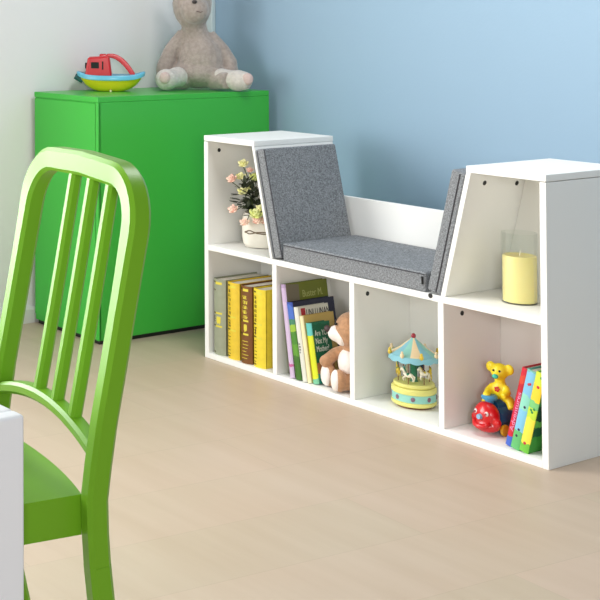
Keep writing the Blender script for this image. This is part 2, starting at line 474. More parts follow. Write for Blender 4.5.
g1 = 'thick hardbacks in the bottom left cubby'
M_gold = mat('gilt_print', (222, 206, 70), 0.4)
M_ink = mat('dark_ink', (74, 62, 22), 0.6)
specs = [
 ('grey green hardback at the far left of the bottom left cubby', 0.0205, 0.046, (150, 154, 130), M_gold, M_ink, 0.009),
 ('slim yellow hardback between the grey green and brown books', 0.0745, 0.044, (226, 192, 48), M_ink, M_ink, 0.008),
 ('brown hardback with gilt lettering between two yellow books', 0.1235, 0.042, (116, 70, 22), M_gold, M_gold, 0.009),
 ('thick yellow hardback at the right end of the bottom left cubby row', 0.1705, 0.043, (232, 206, 52), M_ink, M_ink, 0.008)]
for i, (lab, x, w, c, gm, im, rs_) in enumerate(specs):
    cm = mat('book_cloth', c, 0.55, var=0.05, scale=60)
    xa, xb = 0.005, w - 0.009
    def dark(mb, i=i, w=w, r=rs_, xa=xa, xb=xb):
        glyphs(mb, w, r, xa, xa + 0.010, [(0.197, 0.004, 'bar'), (0.112, 0.004, 'bar'), (0.078, 0.004, 'bar'), (0.006, 0.003, 'bar')], seed=i)
        if i in (1, 3): glyphs(mb, w, r, xa, xa + 0.014, [(0.120 + 0.012 * q, 0.009, 'char') for q in range(6)] + [(0.086, 0.022, 'char')] + [(0.014 + 0.009 * q, 0.0016, 'line') for q in range(7)], seed=i + 3)
        if i == 0: glyphs(mb, w, r, xa, xa + 0.010, [(0.088, 0.020, 'char'), (0.175, 0.004, 'bar')], seed=i + 3)
    def gilt(mb, i=i, w=w, r=rs_, xa=xa, xb=xb):
        glyphs(mb, w, r, xa + 0.011, xb, [(0.193, 0.007, 'bar'), (0.112, 0.005, 'bar'), (0.076, 0.005, 'bar')], seed=i)
        if i in (0, 2): glyphs(mb, w, r, xa + 0.014, xb - 0.004, [(0.084, 0.024, 'char'), (0.089, 0.015, 'bar')], seed=i + 5)
        if i == 2: glyphs(mb, w, r, xa + 0.006, xb, [(0.120 + 0.013 * q, 0.010, 'char') for q in range(5)] + [(0.014 + 0.009 * q, 0.0014, 'line') for q in range(6)], seed=i + 7)
    book(lab, g1, w, 0.207, 0.165, cm, (x, 0.0125, T), round_spine=rs_, marks=[(dark, im if i != 2 else mat('brown_ink', (60, 34, 12), 0.6)), (gilt, M_gold)])

g2 = 'picture books leaning in the bottom cubby with the teddy'
M_wtxt = mat('white_print', (228, 232, 220), 0.6)
M_btxt = mat('black_print', (36, 34, 34), 0.6)
def xface(t, w, y, z): return frame((w + 0.0004, y, z), (0, 1, 0), (0, 0, 1))
# 1 olive with lavender spine
def multi(name, stops, axis_len, ax='Z', rough=0.45):
    """cover print that changes colour along the spine (printed bands)"""
    m = bpy.data.materials.new(name); m.use_nodes = True; nt = m.node_tree; b = nt.nodes['Principled BSDF']
    b.inputs['Roughness'].default_value = rough
    tc = nt.nodes.new('ShaderNodeTexCoord'); sp = nt.nodes.new('ShaderNodeSeparateXYZ'); nt.links.new(tc.outputs['Object'], sp.inputs[0])
    n = nt.nodes.new('ShaderNodeTexNoise'); n.inputs['Scale'].default_value = 70; nt.links.new(tc.outputs['Object'], n.inputs['Vector'])
    d = nt.nodes.new('ShaderNodeMath'); d.operation = 'MULTIPLY_ADD'; d.inputs[1].default_value = 1 / axis_len; nt.links.new(sp.outputs[ax], d.inputs[0])
    e = nt.nodes.new('ShaderNodeMath'); e.operation = 'MULTIPLY_ADD'; e.inputs[1].default_value = 0.10; e.inputs[2].default_value = -0.05
    nt.links.new(n.outputs['Fac'], e.inputs[0]); nt.links.new(e.outputs[0], d.inputs[2])
    r = nt.nodes.new('ShaderNodeValToRGB'); r.color_ramp.interpolation = 'CONSTANT'
    el = r.color_ramp.elements
    while len(el) > 1: el.remove(el[-1])
    el[0].position = 0; el[0].color = lin(stops[0][1])
    for p, c in stops[1:]:
        q = el.new(p); q.color = lin(c)
    nt.links.new(d.outputs[0], r.inputs['Fac']); nt.links.new(r.outputs['Color'], b.inputs['Base Color'])
    return m
TH1 = R(-7.6); TH2 = R(-9.2)
M_olive = mat('olive_cover', (112, 122, 30), 0.45)
M_olive2 = mat('olive_taupe_print', (120, 112, 92), 0.5)
M_lav = multi('lavender_spine', [(0, (206, 184, 212)), (0.12, (196, 90, 150)), (0.16, (206, 184, 212)), (0.8, (200, 176, 206)), (0.95, (176, 150, 184))], 0.235)
t, cv, sp = book('tall olive book with a lavender spine leaning at the back left', g2, 0.016, 0.236, 0.155, M_olive, (0.2996, 0.010, T + 0.0002), TH1, spine=M_lav)
MB().prism([(0.004, 0.1), (0.045, 0.1), (0.05, 0.232), (0.012, 0.235), (0.004, 0.235)], 0.0161, 0.0166, axis='x').build('cover_panel', M_olive2, cv)
text('title', 'Buster M.', 0.026, mat('olive_print', (176, 182, 110), 0.6), cv, frame((0.0163, 0.060, 0.198), (0, 1, 0.0), (0, 0, 1)), sx=0.74)
# 2 navy with blue/green spine
M_navy = mat('navy_cover', (28, 32, 62), 0.4)
M_bg = multi('blue_green_spine', [(0, (60, 110, 32)), (0.3, (92, 150, 44)), (0.45, (70, 130, 40)), (0.62, (150, 186, 60)), (0.70, (64, 128, 96)), (0.78, (70, 108, 190)), (0.95, (50, 78, 160))], 0.195)
t, cv, sp = book('navy picture book with blue and green illustrated spine', g2, 0.0195, 0.194, 0.154, M_navy, (0.3206, 0.009, T + 0.0002), TH2, spine=M_bg)
# 3 white with black title
M_wc = mat('white_cover', (222, 222, 208), 0.4)
t, cv, sp = book('thin white picture book with large black title letters', g2, 0.0145, 0.185, 0.112, M_wc, (0.3408, 0.011, T + 0.0002), TH2, marks=[(lambda mb: glyphs(mb, 0.0145, 0.004, 0.004, 0.0105, [(0.070 + 0.007 * q, 0.005, 'char') for q in range(4)], seed=31), M_btxt)])
text('title', 'UNI LUNAN', 0.027, M_btxt, cv, frame((0.0147, 0.030, 0.158), (0, 1, 0), (0, 0, 1)), sx=0.58)
MB().box(0.0144, 0.0149, 0.012, 0.027, 0.158, 0.181).build('red_emblem', mat('emblem_red', (176, 40, 50), 0.5), cv)
# 4 cream / tan
M_cc = mat('tan_cover', (206, 176, 96), 0.45); M_cs = mat('cream_spine', (240, 226, 178), 0.45)
t, cv, sp = book('tan picture book with a cream spine behind the small green book', g2, 0.0125, 0.166, 0.112, M_cc, (0.3559, 0.013, T + 0.0002), TH2, spine=M_cs)
# 5 small green
M_gc = multi('dark_green_cover', [(0, (28, 132, 112)), (0.16, (168, 112, 62)), (0.33, (14, 104, 70)), (0.97, (26, 118, 84))], 0.150)
M_gs = multi('yellow_teal_spine', [(0, (120, 190, 150)), (0.08, (214, 222, 36)), (0.80, (96, 190, 180)), (0.99, (110, 200, 190))], 0.150)
t, cv, sp = book('small dark green book with yellow spine and white title beside the teddy', g2, 0.0185, 0.150, 0.068, M_gc, (0.3690, 0.018, T + 0.0002), TH2, spine=M_gs)
text('title', 'Are YOU\nNot My\nMother?', 0.0205, M_wtxt, cv, frame((0.0187, 0.010, 0.117), (0, 1, 0), (0, 0, 1)), sx=0.66)

# kids books leaning to the right
g3 = 'children books leaning in the bottom right cubby'
TR = R(13.4)
def spots(pts, y=0.0012, r=0.0035):
    def fn(mb):
        for x, z in pts: mb.ell((x, y, z), (r, 0.0008, r), n=10, m=6)
    return fn
M_red = multi('red_spine', [(0, (60, 96, 190)), (0.12, (206, 24, 48)), (0.40, (200, 20, 60)), (0.62, (196, 14, 40)), (0.80, (216, 64, 40)), (0.9, (206, 24, 48))], 0.182)
M_rc = mat('red_cover', (190, 30, 50), 0.4)
x3 = 0.9205
t, cv, sp = book('red spined children book leaning nearest the toy train', g3, 0.0165, 0.181, 0.17, M_rc, (x3, 0.020, T + 0.0002), TR, spine=M_red, round_spine=0.002, pivot_right=True)
text('spine_lettering', 'Adventures', 0.013, mat('pink_print', (240, 150, 190), 0.5), sp, frame((-0.0045, 0.0006, 0.035), (0, 0, 1), (-1, 0, 0)), sx=1.5)
x3 += 0.0205 / math.cos(TR) + 0.0006
M_sky = multi('sky_spine', [(0, (98, 184, 110)), (0.22, (128, 196, 226)), (0.5, (142, 214, 190)), (0.68, (128, 190, 222)), (0.97, (120, 186, 170))], 0.182)
M_skyc = mat('teal_cover', (70, 150, 140), 0.4)
t, cv, sp = book('pale blue spined children book between the red and yellow ones', g3, 0.0205, 0.182, 0.17, M_skyc, (x3, 0.012, T + 0.0002), TR, spine=M_sky, round_spine=0.002, pivot_right=True, marks=[(spots([(-0.010, 0.045), (-0.008, 0.098), (-0.012, 0.030)], r=0.003), M_navy), (spots([(-0.010, 0.150), (-0.007, 0.152)], r=0.003), M_rc)])
x3 += 0.0205 / math.cos(TR) + 0.0006
M_yel = multi('yellow_green_spine', [(0, (110, 190, 60)), (0.10, (238, 222, 70)), (0.42, (190, 220, 60)), (0.55, (120, 196, 120)), (0.63, (244, 206, 50)), (0.85, (206, 220, 60))], 0.183)
M_dg = multi('dark_green_print', [(0, (58, 150, 52)), (0.2, (20, 84, 50)), (0.32, (100, 180, 70)), (0.40, (16, 66, 44)), (0.6, (46, 130, 60)), (0.74, (20, 70, 50)), (0.9, (110, 180, 60))], 0.183)
t, cv, sp = book('yellow and green spined children book against the right panel', g3, 0.0205, 0.182, 0.17, M_dg, (x3, 0.010, T + 0.0002), TR, spine=M_yel, round_spine=0.002, pivot_right=True, marks=[(spots([(-0.011, 0.020), (-0.009, 0.150)], r=0.0035), M_rc), (spots([(-0.010, 0.092), (-0.007, 0.1), (-0.013, 0.096), (-0.006, 0.172)], r=0.003), mat('leaf_print', (40, 140, 70), 0.5))])

# ------------------------------------------------------------------ teddy bear in the bookcase
M_ted = mat('teddy_tan', (186, 140, 102), 0.95, var=0.12, scale=110, bump=0.5, bscale=220, sheen=0.3)
M_tedw = mat('teddy_white', (244, 234, 226), 0.95, bump=0.4, bscale=220, sheen=0.3)
M_tpink = mat('teddy_pink', (242, 216, 220), 0.95, bump=0.3, bscale=220)
# local: -Y is where the teddy faces
ted = thing('teddy_bear', 'tan teddy bear with white muzzle sitting beside the green book', 'stuffed toy', (0.456, 0.068, T), (0, 0, R(-20)))
HR = Matrix.Rotation(R(-30), 3, 'Z')          # the head is turned to the side
def hd_(x, y, z): return HR @ Vector((x, y, z)) + Vector((0.007, 0, 0))
mb = MB()
mb.ell((0, 0.004, 0.052), (0.039, 0.036, 0.054)); mb.ell((0, 0.004, 0.03), (0.040, 0.036, 0.03))
mb.ell(hd_(0, -0.008, 0.150), (0.042, 0.040, 0.044), (0, 0, -30)); mb.tube([(0, 0.004, 0.085), (0, -0.004, 0.12)], 0.026, 12)
for s in (-1, 1):
    mb.ell(hd_(s * 0.038, 0.004, 0.182), (0.015, 0.010, 0.016), (0, 0, -30)); mb.tube([hd_(s * 0.025, 0, 0.168), hd_(s * 0.038, 0.004, 0.182)], 0.01, 8)
mb.tube([(-0.028, 0.0, 0.094), (-0.040, -0.028, 0.080), (-0.036, -0.056, 0.064)], [0.015, 0.0155, 0.0145], 12); mb.ell((-0.036, -0.056, 0.064), 0.0155)
mb.tube([(0.030, 0, 0.092), (0.044, 0.0, 0.068), (0.044, -0.006, 0.046)], [0.015, 0.015, 0.0145], 12); mb.ell((0.044, -0.006, 0.046), 0.015)
LEGS = [((-0.036, -0.046, 0.029), -8), ((0.0165, -0.0475, 0.029), -20)]
for (x, y, z), a in LEGS:
    mb.tube([(x * 0.5 + 0.004, -0.010, 0.024), (x, y + 0.01, 0.023)], [0.022, 0.019], 12)
    mb.ell((x, y, z), (0.0215, 0.017, 0.0285), (0, 0, a))
mb.build('body', M_ted, ted, remesh=0.0033)
MB().ell(hd_(0, -0.040, 0.138), (0.025, 0.024, 0.021), (0, 0, 60)).ell(hd_(0, -0.030, 0.136), (0.018, 0.031, 0.028), (0, 0, 60)).build('muzzle', M_tedw, ted, remesh=0.003)
MB().ell(hd_(0, -0.065, 0.148), (0.010, 0.008, 0.0085)).build('nose', mat('teddy_nose', (70, 50, 50), 0.5), ted, smooth=True, angle=180)
for s in (-1, 1):
    MB().ell(hd_(s * 0.019, -0.0445, 0.166), 0.0038, n=10, m=8).build('eye', M_black, ted, smooth=True, angle=180)
    MB().ell(hd_(s * 0.038, -0.005, 0.183), (0.009, 0.004, 0.010), (0, 0, -30)).build('inner_ear', M_tpink, ted, smooth=True, angle=180)
for (x, y, z), a in LEGS:
    d = Vector((math.sin(R(a)), -math.cos(R(a)), 0)) * 0.0085
    f = MB().ell(Vector((x, y, z)) + d, (0.0200, 0.0125, 0.0265), (0, 0, a)).build('sole_pad', M_tedw, ted, smooth=True, angle=180); f['label'] = 'white sole of the foot'
MB().ell((0.002, -0.014, 0.068), (0.031, 0.025, 0.036)).build('belly', M_tedw, ted, smooth=True, angle=180)

# ------------------------------------------------------------------ carousel
M_cy = mat('carousel_yellow', (228, 222, 128), 0.4); M_ct = mat('carousel_teal', (146, 206, 192), 0.4); M_cb = mat('carousel_blue', (136, 194, 206), 0.4)
M_cp = mat('carousel_peach', (240, 214, 170), 0.4); M_cred = mat('carousel_red', (150, 24, 44), 0.35); M_cpole = mat('carousel_pole', (120, 70, 40), 0.4)
M_cw = mat('carousel_white', (238, 230, 206), 0.4); M_cg = mat('carousel_green', (30, 110, 76), 0.4); M_cd = mat('carousel_navy', (34, 52, 74), 0.4)
M_cgold = mat('carousel_gold', (216, 186, 60), 0.4)
car = thing('toy_carousel', 'small pastel musical carousel with horses in the third cubby', 'toy carousel', (0.613, 0.094, T), (0, 0, 0))
car.scale = (0.88, 0.88, 0.97)
MB().lathe([(0.030, 0), (0.046, 0), (0.046, 0.006), (0.03, 0.006)], n=24).build('foot_ring', mat('carousel_wood', (110, 60, 34), 0.5), car)
MB().lathe([(0.03, 0.0055), (0.054, 0.0055), (0.058, 0.009), (0.058, 0.015), (0.0555, 0.016), (0.0555, 0.036), (0.058, 0.037), (0.058, 0.046), (0.055, 0.049), (0.02, 0.049)], n=48).build('base', M_cy, car, smooth=True)
bd = MB().lathe([(0.0556, 0.0165), (0.0563, 0.017), (0.0563, 0.0345), (0.0556, 0.035)], n=48).build('base_band', M_ct, car, smooth=True)
M_ros = mat('rosette_mauve', (140, 104, 120), 0.5)
for k in range(8):
    a = 2 * PI * k / 8 - 0.95
    mb = MB()
    for q in range(8):
        b2 = 2 * PI * q / 8; rr = 0.004
        aa = a + rr * math.cos(b2) / 0.0563
        mb.ell((0.0563 * math.cos(aa), 0.0563 * math.sin(aa), 0.026 + rr * math.sin(b2)), 0.0021, n=6, m=4)
    mb.ell((0.0563 * math.cos(a), 0.0563 * math.sin(a), 0.026), 0.0026, n=6, m=4)
    mb.build('rosette', M_ros, bd)
MB().lathe([(0.02, 0.0495), (0.050, 0.0495), (0.0525, 0.052), (0.0525, 0.0565), (0.050, 0.059), (0.01, 0.059)], n=48).build('platform', M_cy, car, smooth=True)
MB().lathe([(0.011, 0.059), (0.009, 0.063), (0.009, 0.105), (0.013, 0.113), (0.01, 0.117)], n=16).build('column', M_cg, car, smooth=True)
# canopy: twelve striped gores and a scalloped rim
mb = MB()
n = 48
rim, apex = [], []
V1 = mb.verts([(0.062 * math.cos(2 * PI * k / n), 0.062 * math.sin(2 * PI * k / n), 0.1265) for k in range(n)])
V2 = mb.verts([(0.034 * math.cos(2 * PI * k / n), 0.034 * math.sin(2 * PI * k / n), 0.1425) for k in range(n)])
V3 = mb.verts([(0.003 * math.cos(2 * PI * k / n), 0.003 * math.sin(2 * PI * k / n), 0.167) for k in range(n)])
V0 = mb.verts([(0.058 * math.cos(2 * PI * k / n), 0.058 * math.sin(2 * PI * k / n), 0.122) for k in range(n)])
for k in range(n):
    mb.mi = (k // 4) % 3
    j = (k + 1) % n
    mb.face([V1[k], V1[j], V2[j], V2[k]]); mb.face([V2[k], V2[j], V3[j], V3[k]])
    mb.mi = 0
    mb.face([V0[k], V0[j], V1[j], V1[k]])
mb.face(V3); mb.face(V0[::-1])
can = mb.build('canopy', [M_ct, M_cp, M_cb], car)
mb = MB()
n = 96
top = [Vector((0.0635 * math.cos(2 * PI * k / n), 0.0635 * math.sin(2 * PI * k / n), 0.1275)) for k in range(n)]
bot = [Vector((0.0645 * math.cos(2 * PI * k / n), 0.0645 * math.sin(2 * PI * k / n), 0.1155 - 0.0035 * abs(math.sin(k * PI / 8)))) for k in range(n)]
bi = [Vector((0.062 * p.x / 0.0645, 0.062 * p.y / 0.0645, p.z)) for p in bot]
ti = [Vector((0.061 * p.x / 0.0635, 0.061 * p.y / 0.0635, p.z)) for p in top]
mb.rings([top, bot, bi, ti], closed=True)
mb.build('scalloped_rim', M_cb, can)
for k in range(8):
    a = 2 * PI * k / 8 + 0.2
    c, s = math.cos(a) * 0.0635, math.sin(a) * 0.0635
    mb = MB(); mb.ell((c, s, 0.1305), (0.0055, 0.0055, 0.0065), n=8, m=6); mb.ell((c, s, 0.138), (0.0035, 0.0035, 0.0035), n=8, m=6)
    mb.build('rim_ornament', M_cgold if k % 2 else M_cp, can, smooth=True, angle=180)
MB().ell((0, 0, 0.170), (0.0062, 0.0062, 0.0068)).build('finial', M_cred, car, smooth=True, angle=180)
hcol = [(M_cw, M_cg), (M_cw, M_cgold), (M_cgold, M_cred), (M_cd, M_cg), (M_cw, M_cb), (M_cgold, M_cg)]
for k in range(6):
    a = 2 * PI * k / 6 - 1.25
    r = 0.040
    cx, cy = r * math.cos(a), r * math.sin(a)
    MB().tube([(cx, cy, 0.058), (cx, cy, 0.123)], 0.0012, 8).build('pole', M_cpole, car)
    zz = 0.079 + 0.006 * (k % 2)
    tdir = Vector((-math.sin(a), math.cos(a), 0)) * -1
    Mx = frame((cx, cy, zz), tdir, Vector((0, 0, 1)).cross(tdir))
    def q(x, y, z): return Mx @ Vector((x, y, z))
    mb = MB()
    mb.tube([q(-0.012, 0, 0.001), q(-0.007, 0, 0.002), q(0, 0, 0), q(0.007, 0, 0.002), q(0.011, 0, 0.006)], [0.003, 0.0052, 0.005, 0.0052, 0.004], 10)
    mb.tube([q(0.008, 0, 0.004), q(0.013, 0, 0.013), q(0.015, 0, 0.016)], [0.0042, 0.003, 0.0028], 8)
    mb.tube([q(0.013, 0, 0.017), q(0.021, 0, 0.011)], [0.0032, 0.002], 8)
    for lx, ly, dx in ((0.008, 0.0025, 0.006), (0.008, -0.0025, 0.002), (-0.010, 0.0025, -0.004), (-0.010, -0.0025, -0.006)):
        mb.tube([q(lx, ly, -0.001), q(lx + dx, ly, -0.007), q(lx + dx * 0.6, ly, -0.013)], [0.0022, 0.0016, 0.0012], 6)
    mb.tube([q(-0.012, 0, 0.002), q(-0.017, 0, -0.001), q(-0.017, 0, -0.008)], [0.0015, 0.002, 0.0008], 6)
    hs = mb.build('horse', hcol[k][0], car, smooth=True, angle=180)
    MB().ell(q(0.0, 0, 0.0035), (0.005, 0.006, 0.0035), n=10, m=6).build('saddle', hcol[k][1], hs, smooth=True, angle=180)
    MB().tube([q(0.013, 0, 0.019), q(0.009, 0, 0.014), q(0.005, 0, 0.007)], [0.0015, 0.0022, 0.001], 6).build('mane', hcol[k][1], hs, smooth=True, angle=180)

# ------------------------------------------------------------------ toy train and yellow toy bear
M_tr = mat('toy_red', (208, 20, 26), 0.3, coat=0.3); M_tb = mat('toy_blue', (30, 96, 140), 0.35); M_tbl = mat('toy_light_blue', (70, 150, 190), 0.35)
M_ty = mat('toy_yellow', (246, 220, 36), 0.4); M_tyd = mat('toy_amber', (226, 176, 30), 0.4); M_tlb = mat('toy_pale_blue', (140, 180, 206), 0.35); M_tw = mat('toy_white', (236, 226, 220), 0.4)
tr = thing('toy_train', 'rounded red and blue toy engine with a smiling face', 'toy train', (0.838, 0.070, T), (0, 0, R(-4)))
tr.scale = (0.86, 0.86, 0.90)
# faces local -Y
mb = MB(); mb.ell((0, -0.018, 0.046), (0.035, 0.026, 0.035)); mb.ell((0, -0.018, 0.024), (0.036, 0.030, 0.018)); mb.ell((-0.034, -0.02, 0.036), (0.010, 0.010, 0.012)); mb.ell((0.034, -0.02, 0.036), (0.010, 0.010, 0.012))
fc = mb.build('face', M_tr, tr, remesh=0.003)
MB().tube([(0, -0.040, 0.047), (0, -0.050, 0.047)], [0.0075, 0.006], 16).build('nose', M_tlb, fc, smooth=True)
for s in (-1, 1):
    e = MB().ell((s * 0.0165, -0.0385, 0.056), (0.0055, 0.004, 0.0058)).build('eye', M_tw, fc, smooth=True, angle=180)
    MB().ell((s * 0.0165, -0.0422, 0.056), (0.0028, 0.0015, 0.003)).build('pupil', M_cred, fc, smooth=True, angle=180)
MB().tube([(-0.026, -0.036, 0.034), (-0.014, -0.046, 0.026), (0, -0.0495, 0.024), (0.014, -0.046, 0.026), (0.026, -0.036, 0.034)], [0.004, 0.006, 0.007, 0.006, 0.004], 10).build('bumper', M_tr, tr, smooth=True, angle=180)
MB().tube([(0, 0.002, 0.040), (0, 0.046, 0.040)], [0.030, 0.030], 28).build('boiler', M_tb, tr, smooth=True)
MB().tube([(0, 0.004, 0.066), (0, 0.046, 0.064)], [0.016, 0.016], 20).build('seat', M_tb, tr, smooth=True)
MB().lathe([(0.010, 0.076), (0.011, 0.083), (0.019, 0.086), (0.020, 0.092), (0.016, 0.096), (0.006, 0.096)], (0, -0.008, 0), 24).build('chimney', M_tbl, tr, smooth=True)
for sx in (-1, 1):
    for yy in (0.008, 0.038):
        MB().tube([(sx * 0.029, yy, 0.0145), (sx * 0.037, yy, 0.0145)], 0.0143, 20).build('wheel', M_tyd, tr, bevel=0.002)
yb = thing('toy_bear', 'yellow toy bear riding on the red toy train', 'toy bear', (0.845, 0.089, 0.0035), (0, 0, R(12)))
yb.scale = (0.92, 0.92, 0.95)
mb = MB()
mb.ell((0.0, 0.002, 0.113), (0.0185, 0.017, 0.023)); mb.ell((0, 0, 0.156), (0.021, 0.019, 0.0195)); mb.tube([(0, 0.002, 0.125), (0, 0, 0.145)], 0.012, 10)
mb.ell((0, -0.014, 0.149), (0.012, 0.011, 0.009))
for s in (-1, 1):
    mb.ell((s * 0.022, 0.002, 0.163), (0.012, 0.006, 0.0135)); mb.tube([(s * 0.01, 0, 0.16), (s * 0.02, 0.002, 0.163)], 0.006, 8)
mb.tube([(-0.014, 0, 0.122), (-0.022, -0.012, 0.110), (-0.019, -0.030, 0.103)], [0.0085, 0.0085, 0.008], 10); mb.ell((-0.019, -0.030, 0.103), 0.009)
mb.tube([(0.014, 0, 0.122), (0.023, -0.010, 0.112), (0.018, -0.027, 0.105)], [0.0085, 0.0085, 0.008], 10)
mb.tube([(-0.010, 0, 0.100), (-0.024, -0.004, 0.092), (-0.030, -0.016, 0.078)], [0.012, 0.011, 0.010], 10); mb.tube([(0.010, 0, 0.100), (0.026, -0.004, 0.092), (0.034, -0.010, 0.076)], [0.012, 0.011, 0.010], 10)
mb.build('body', M_ty, yb, remesh=0.0025)
MB().ell((0, -0.0245, 0.1485), (0.0075, 0.005, 0.0055)).build('muzzle', mat('toy_turquoise', (60, 190, 160), 0.4), yb, smooth=True, angle=180)
for s in (-1, 1):
    MB().ell((s * 0.0075, -0.0178, 0.1605), 0.0027, n=10, m=8).build('eye', M_black, yb, smooth=True, angle=180)
mb = MB()
for q in range(5):
    mb.ell((0.0042 * math.cos(q * 2 * PI / 5), -0.0158, 0.117 + 0.0042 * math.sin(q * 2 * PI / 5)), (0.003, 0.0015, 0.003), n=8, m=6)
mb.build('flower_badge', M_tr, yb, smooth=True, angle=180)

# ------------------------------------------------------------------ candle and glass cylinder
M_wax = mat('yellow_wax', (250, 232, 158), 0.55)
b = M_wax.node_tree.nodes['Principled BSDF']; b.inputs['Subsurface Weight'].default_value = 0.25; b.inputs['Subsurface Radius'].default_value = (0.02, 0.015, 0.006); b.inputs['Subsurface Scale'].default_value = 0.4
M_glass = bpy.data.materials.new('clear_glass'); M_glass.use_nodes = True
nt = M_glass.node_tree; nt.nodes.clear()
go = nt.nodes.new('ShaderNodeOutputMaterial'); gm_ = nt.nodes.new('ShaderNodeMixShader'); gt = nt.nodes.new('ShaderNodeBsdfTransparent'); gg = nt.nodes.new('ShaderNodeBsdfGlossy'); lw = nt.nodes.new('ShaderNodeLayerWeight')
gt.inputs['Color'].default_value = (0.97, 0.98, 0.97, 1); gg.inputs['Roughness'].default_value = 0.05; lw.inputs['Blend'].default_value = 0.18
gx = nt.nodes.new('ShaderNodeMath'); gx.operation = 'MULTIPLY'; gx.inputs[1].default_value = 0.22; nt.links.new(lw.outputs['Fresnel'], gx.inputs[0]); nt.links.new(gx.outputs[0], gm_.inputs['Fac']); nt.links.new(gt.outputs[0], gm_.inputs[1]); nt.links.new(gg.outputs[0], gm_.inputs[2]); nt.links.new(gm_.outputs[0], go.inputs['Surface'])
cx, cy = 0.889, 0.100
CS = 0.93
gl = thing('glass_vase', 'clear glass cylinder standing around the yellow candle', 'vase', (cx, cy, ZM))
MB().lathe([(0.0392, 0.0), (0.0402, 0.001), (0.0402, 0.153), (0.0392, 0.155), (0.0380, 0.153), (0.0380, 0.0035), (0.036, 0.0025), (0.002, 0.0025), (0.002, 0.0)], n=64).build('glass', M_glass, gl, smooth=True)
gl.scale = (CS, CS, 1.0)
cd = thing('candle', 'wide yellow pillar candle inside the glass cylinder', 'candle', (cx, cy, ZM + 0.003))
MB().lathe([(0.002, 0), (0.0365, 0.0), (0.0372, 0.002), (0.0372, 0.099), (0.0355, 0.1015), (0.030, 0.1005), (0.002, 0.099)], n=64).build('wax', M_wax, cd, smooth=True)
cd.scale = (CS, CS, 1.0)
MB().tube([(0, 0, 0.098), (0.001, 0, 0.106), (0.005, -0.001, 0.113)], 0.0011, 8).build('wick', mat('wick_white', (236, 226, 200), 0.8), cd)

# ------------------------------------------------------------------ potted flowers
M_pot = mat('pot_glaze', (232, 226, 212), 0.35, var=0.03, scale=40); M_stem = mat('stem_green', (70, 84, 34), 0.6); M_leaf = mat('leaf_dark', (38, 46, 22), 0.6, var=0.3, scale=60)
M_pink = mat('petal_pink', (244, 196, 178), 0.7, rgb2=(250, 226, 206), scale=60); M_yelp = mat('petal_yellow', (232, 228, 150), 0.7, rgb2=(244, 240, 190), scale=60); M_lime = mat('petal_lime', (214, 222, 120), 0.7, rgb2=(236, 238, 176), scale=60)
M_tw2 = mat('pot_twine', (120, 104, 84), 0.9)
px, py = 0.108, 0.108
fp = thing('potted_flowers', 'cream pot of pink and yellow flowers in the left tower', 'potted plant', (px, py, ZM))
def sq(r, z, n=40, e=0.62):
    out = []
    for k in range(n):
        a = 2 * PI * k / n
        c, s = math.cos(a), math.sin(a)
        out.append(Vector((r * math.copysign(abs(c) ** e, c) * 0.92, r * math.copysign(abs(s) ** e, s) * 0.92, z)))
    return out
pot = MB().rings([sq(0.036, 0.0), sq(0.046, 0.003), sq(0.052, 0.012), sq(0.0545, 0.03), sq(0.0545, 0.07), sq(0.052, 0.088), sq(0.048, 0.095), sq(0.045, 0.095), sq(0.046, 0.085), sq(0.02, 0.08)]).build('pot', M_pot, fp, smooth=True, rot=(0, 0, R(40)))
# front decoration facing the camera (local frame of the pot, -Y)
Rz = Matrix.Rotation(R(40), 4, 'Z').inverted()
mb = MB()
def on(ang, z, r=0.053):
    a = R(ang)
    c, s = math.cos(a), math.sin(a); e = 0.62
    return Rz @ (Matrix.Rotation(R(40), 4, 'Z') @ Vector((r * 1.0 * 0.93 * math.copysign(abs(c) ** e, c), r * 0.93 * math.copysign(abs(s) ** e, s), z)))
for z0, amp in ((0.044, 0.003), (0.046, -0.004)):
    mb.tube([on(an, z0 + amp * math.sin(an * 0.12), 0.0548) for an in range(228, 292, 4)], 0.0016, 6)
mb.build('twine', M_tw2, pot)
mb = MB(); c = on(291, 0.046, 0.0565)
for q in range(6):
    mb.ell((c.x + 0.006 * math.cos(q * PI / 3), c.y, c.z + 0.006 * math.sin(q * PI / 3)), (0.0045, 0.002, 0.0045), n=8, m=6)
mb.ell(c, (0.005, 0.003, 0.005)); mb.build('pot_blossom', M_black, pot, smooth=True, angle=180)
# local right of the camera view and towards the camera at the pot
vr, vt = Vector((0.60, 0.80, 0)), Vector((0.80, -0.60, 0))
def loc(a, b_, z): return vr * a + vt * b_ + Vector((0, 0, z))
flw = [(-0.080, 0.010, 0.186, M_pink, 0.0145), (-0.054, 0.0, 0.192, M_yelp, 0.0135), (-0.046, -0.01, 0.226, M_yelp, 0.0145), (-0.052, 0.02, 0.154, M_yelp, 0.0145),
       (-0.018, 0.005, 0.190, M_lime, 0.0155), (-0.034, 0.012, 0.165, M_yelp, 0.011), (-0.078, 0.02, 0.104, M_pink, 0.0145), (-0.052, 0.053, 0.074, M_pink, 0.0135),
       (-0.022, 0.055, 0.098, M_lime, 0.019), (-0.012, 0.056, 0.114, M_yelp, 0.011), (-0.020, 0.062, 0.080, M_pink, 0.0135), (-0.002, 0.058, 0.080, M_pink, 0.0135), (-0.030, 0.0, 0.210, M_pink, 0.010)]
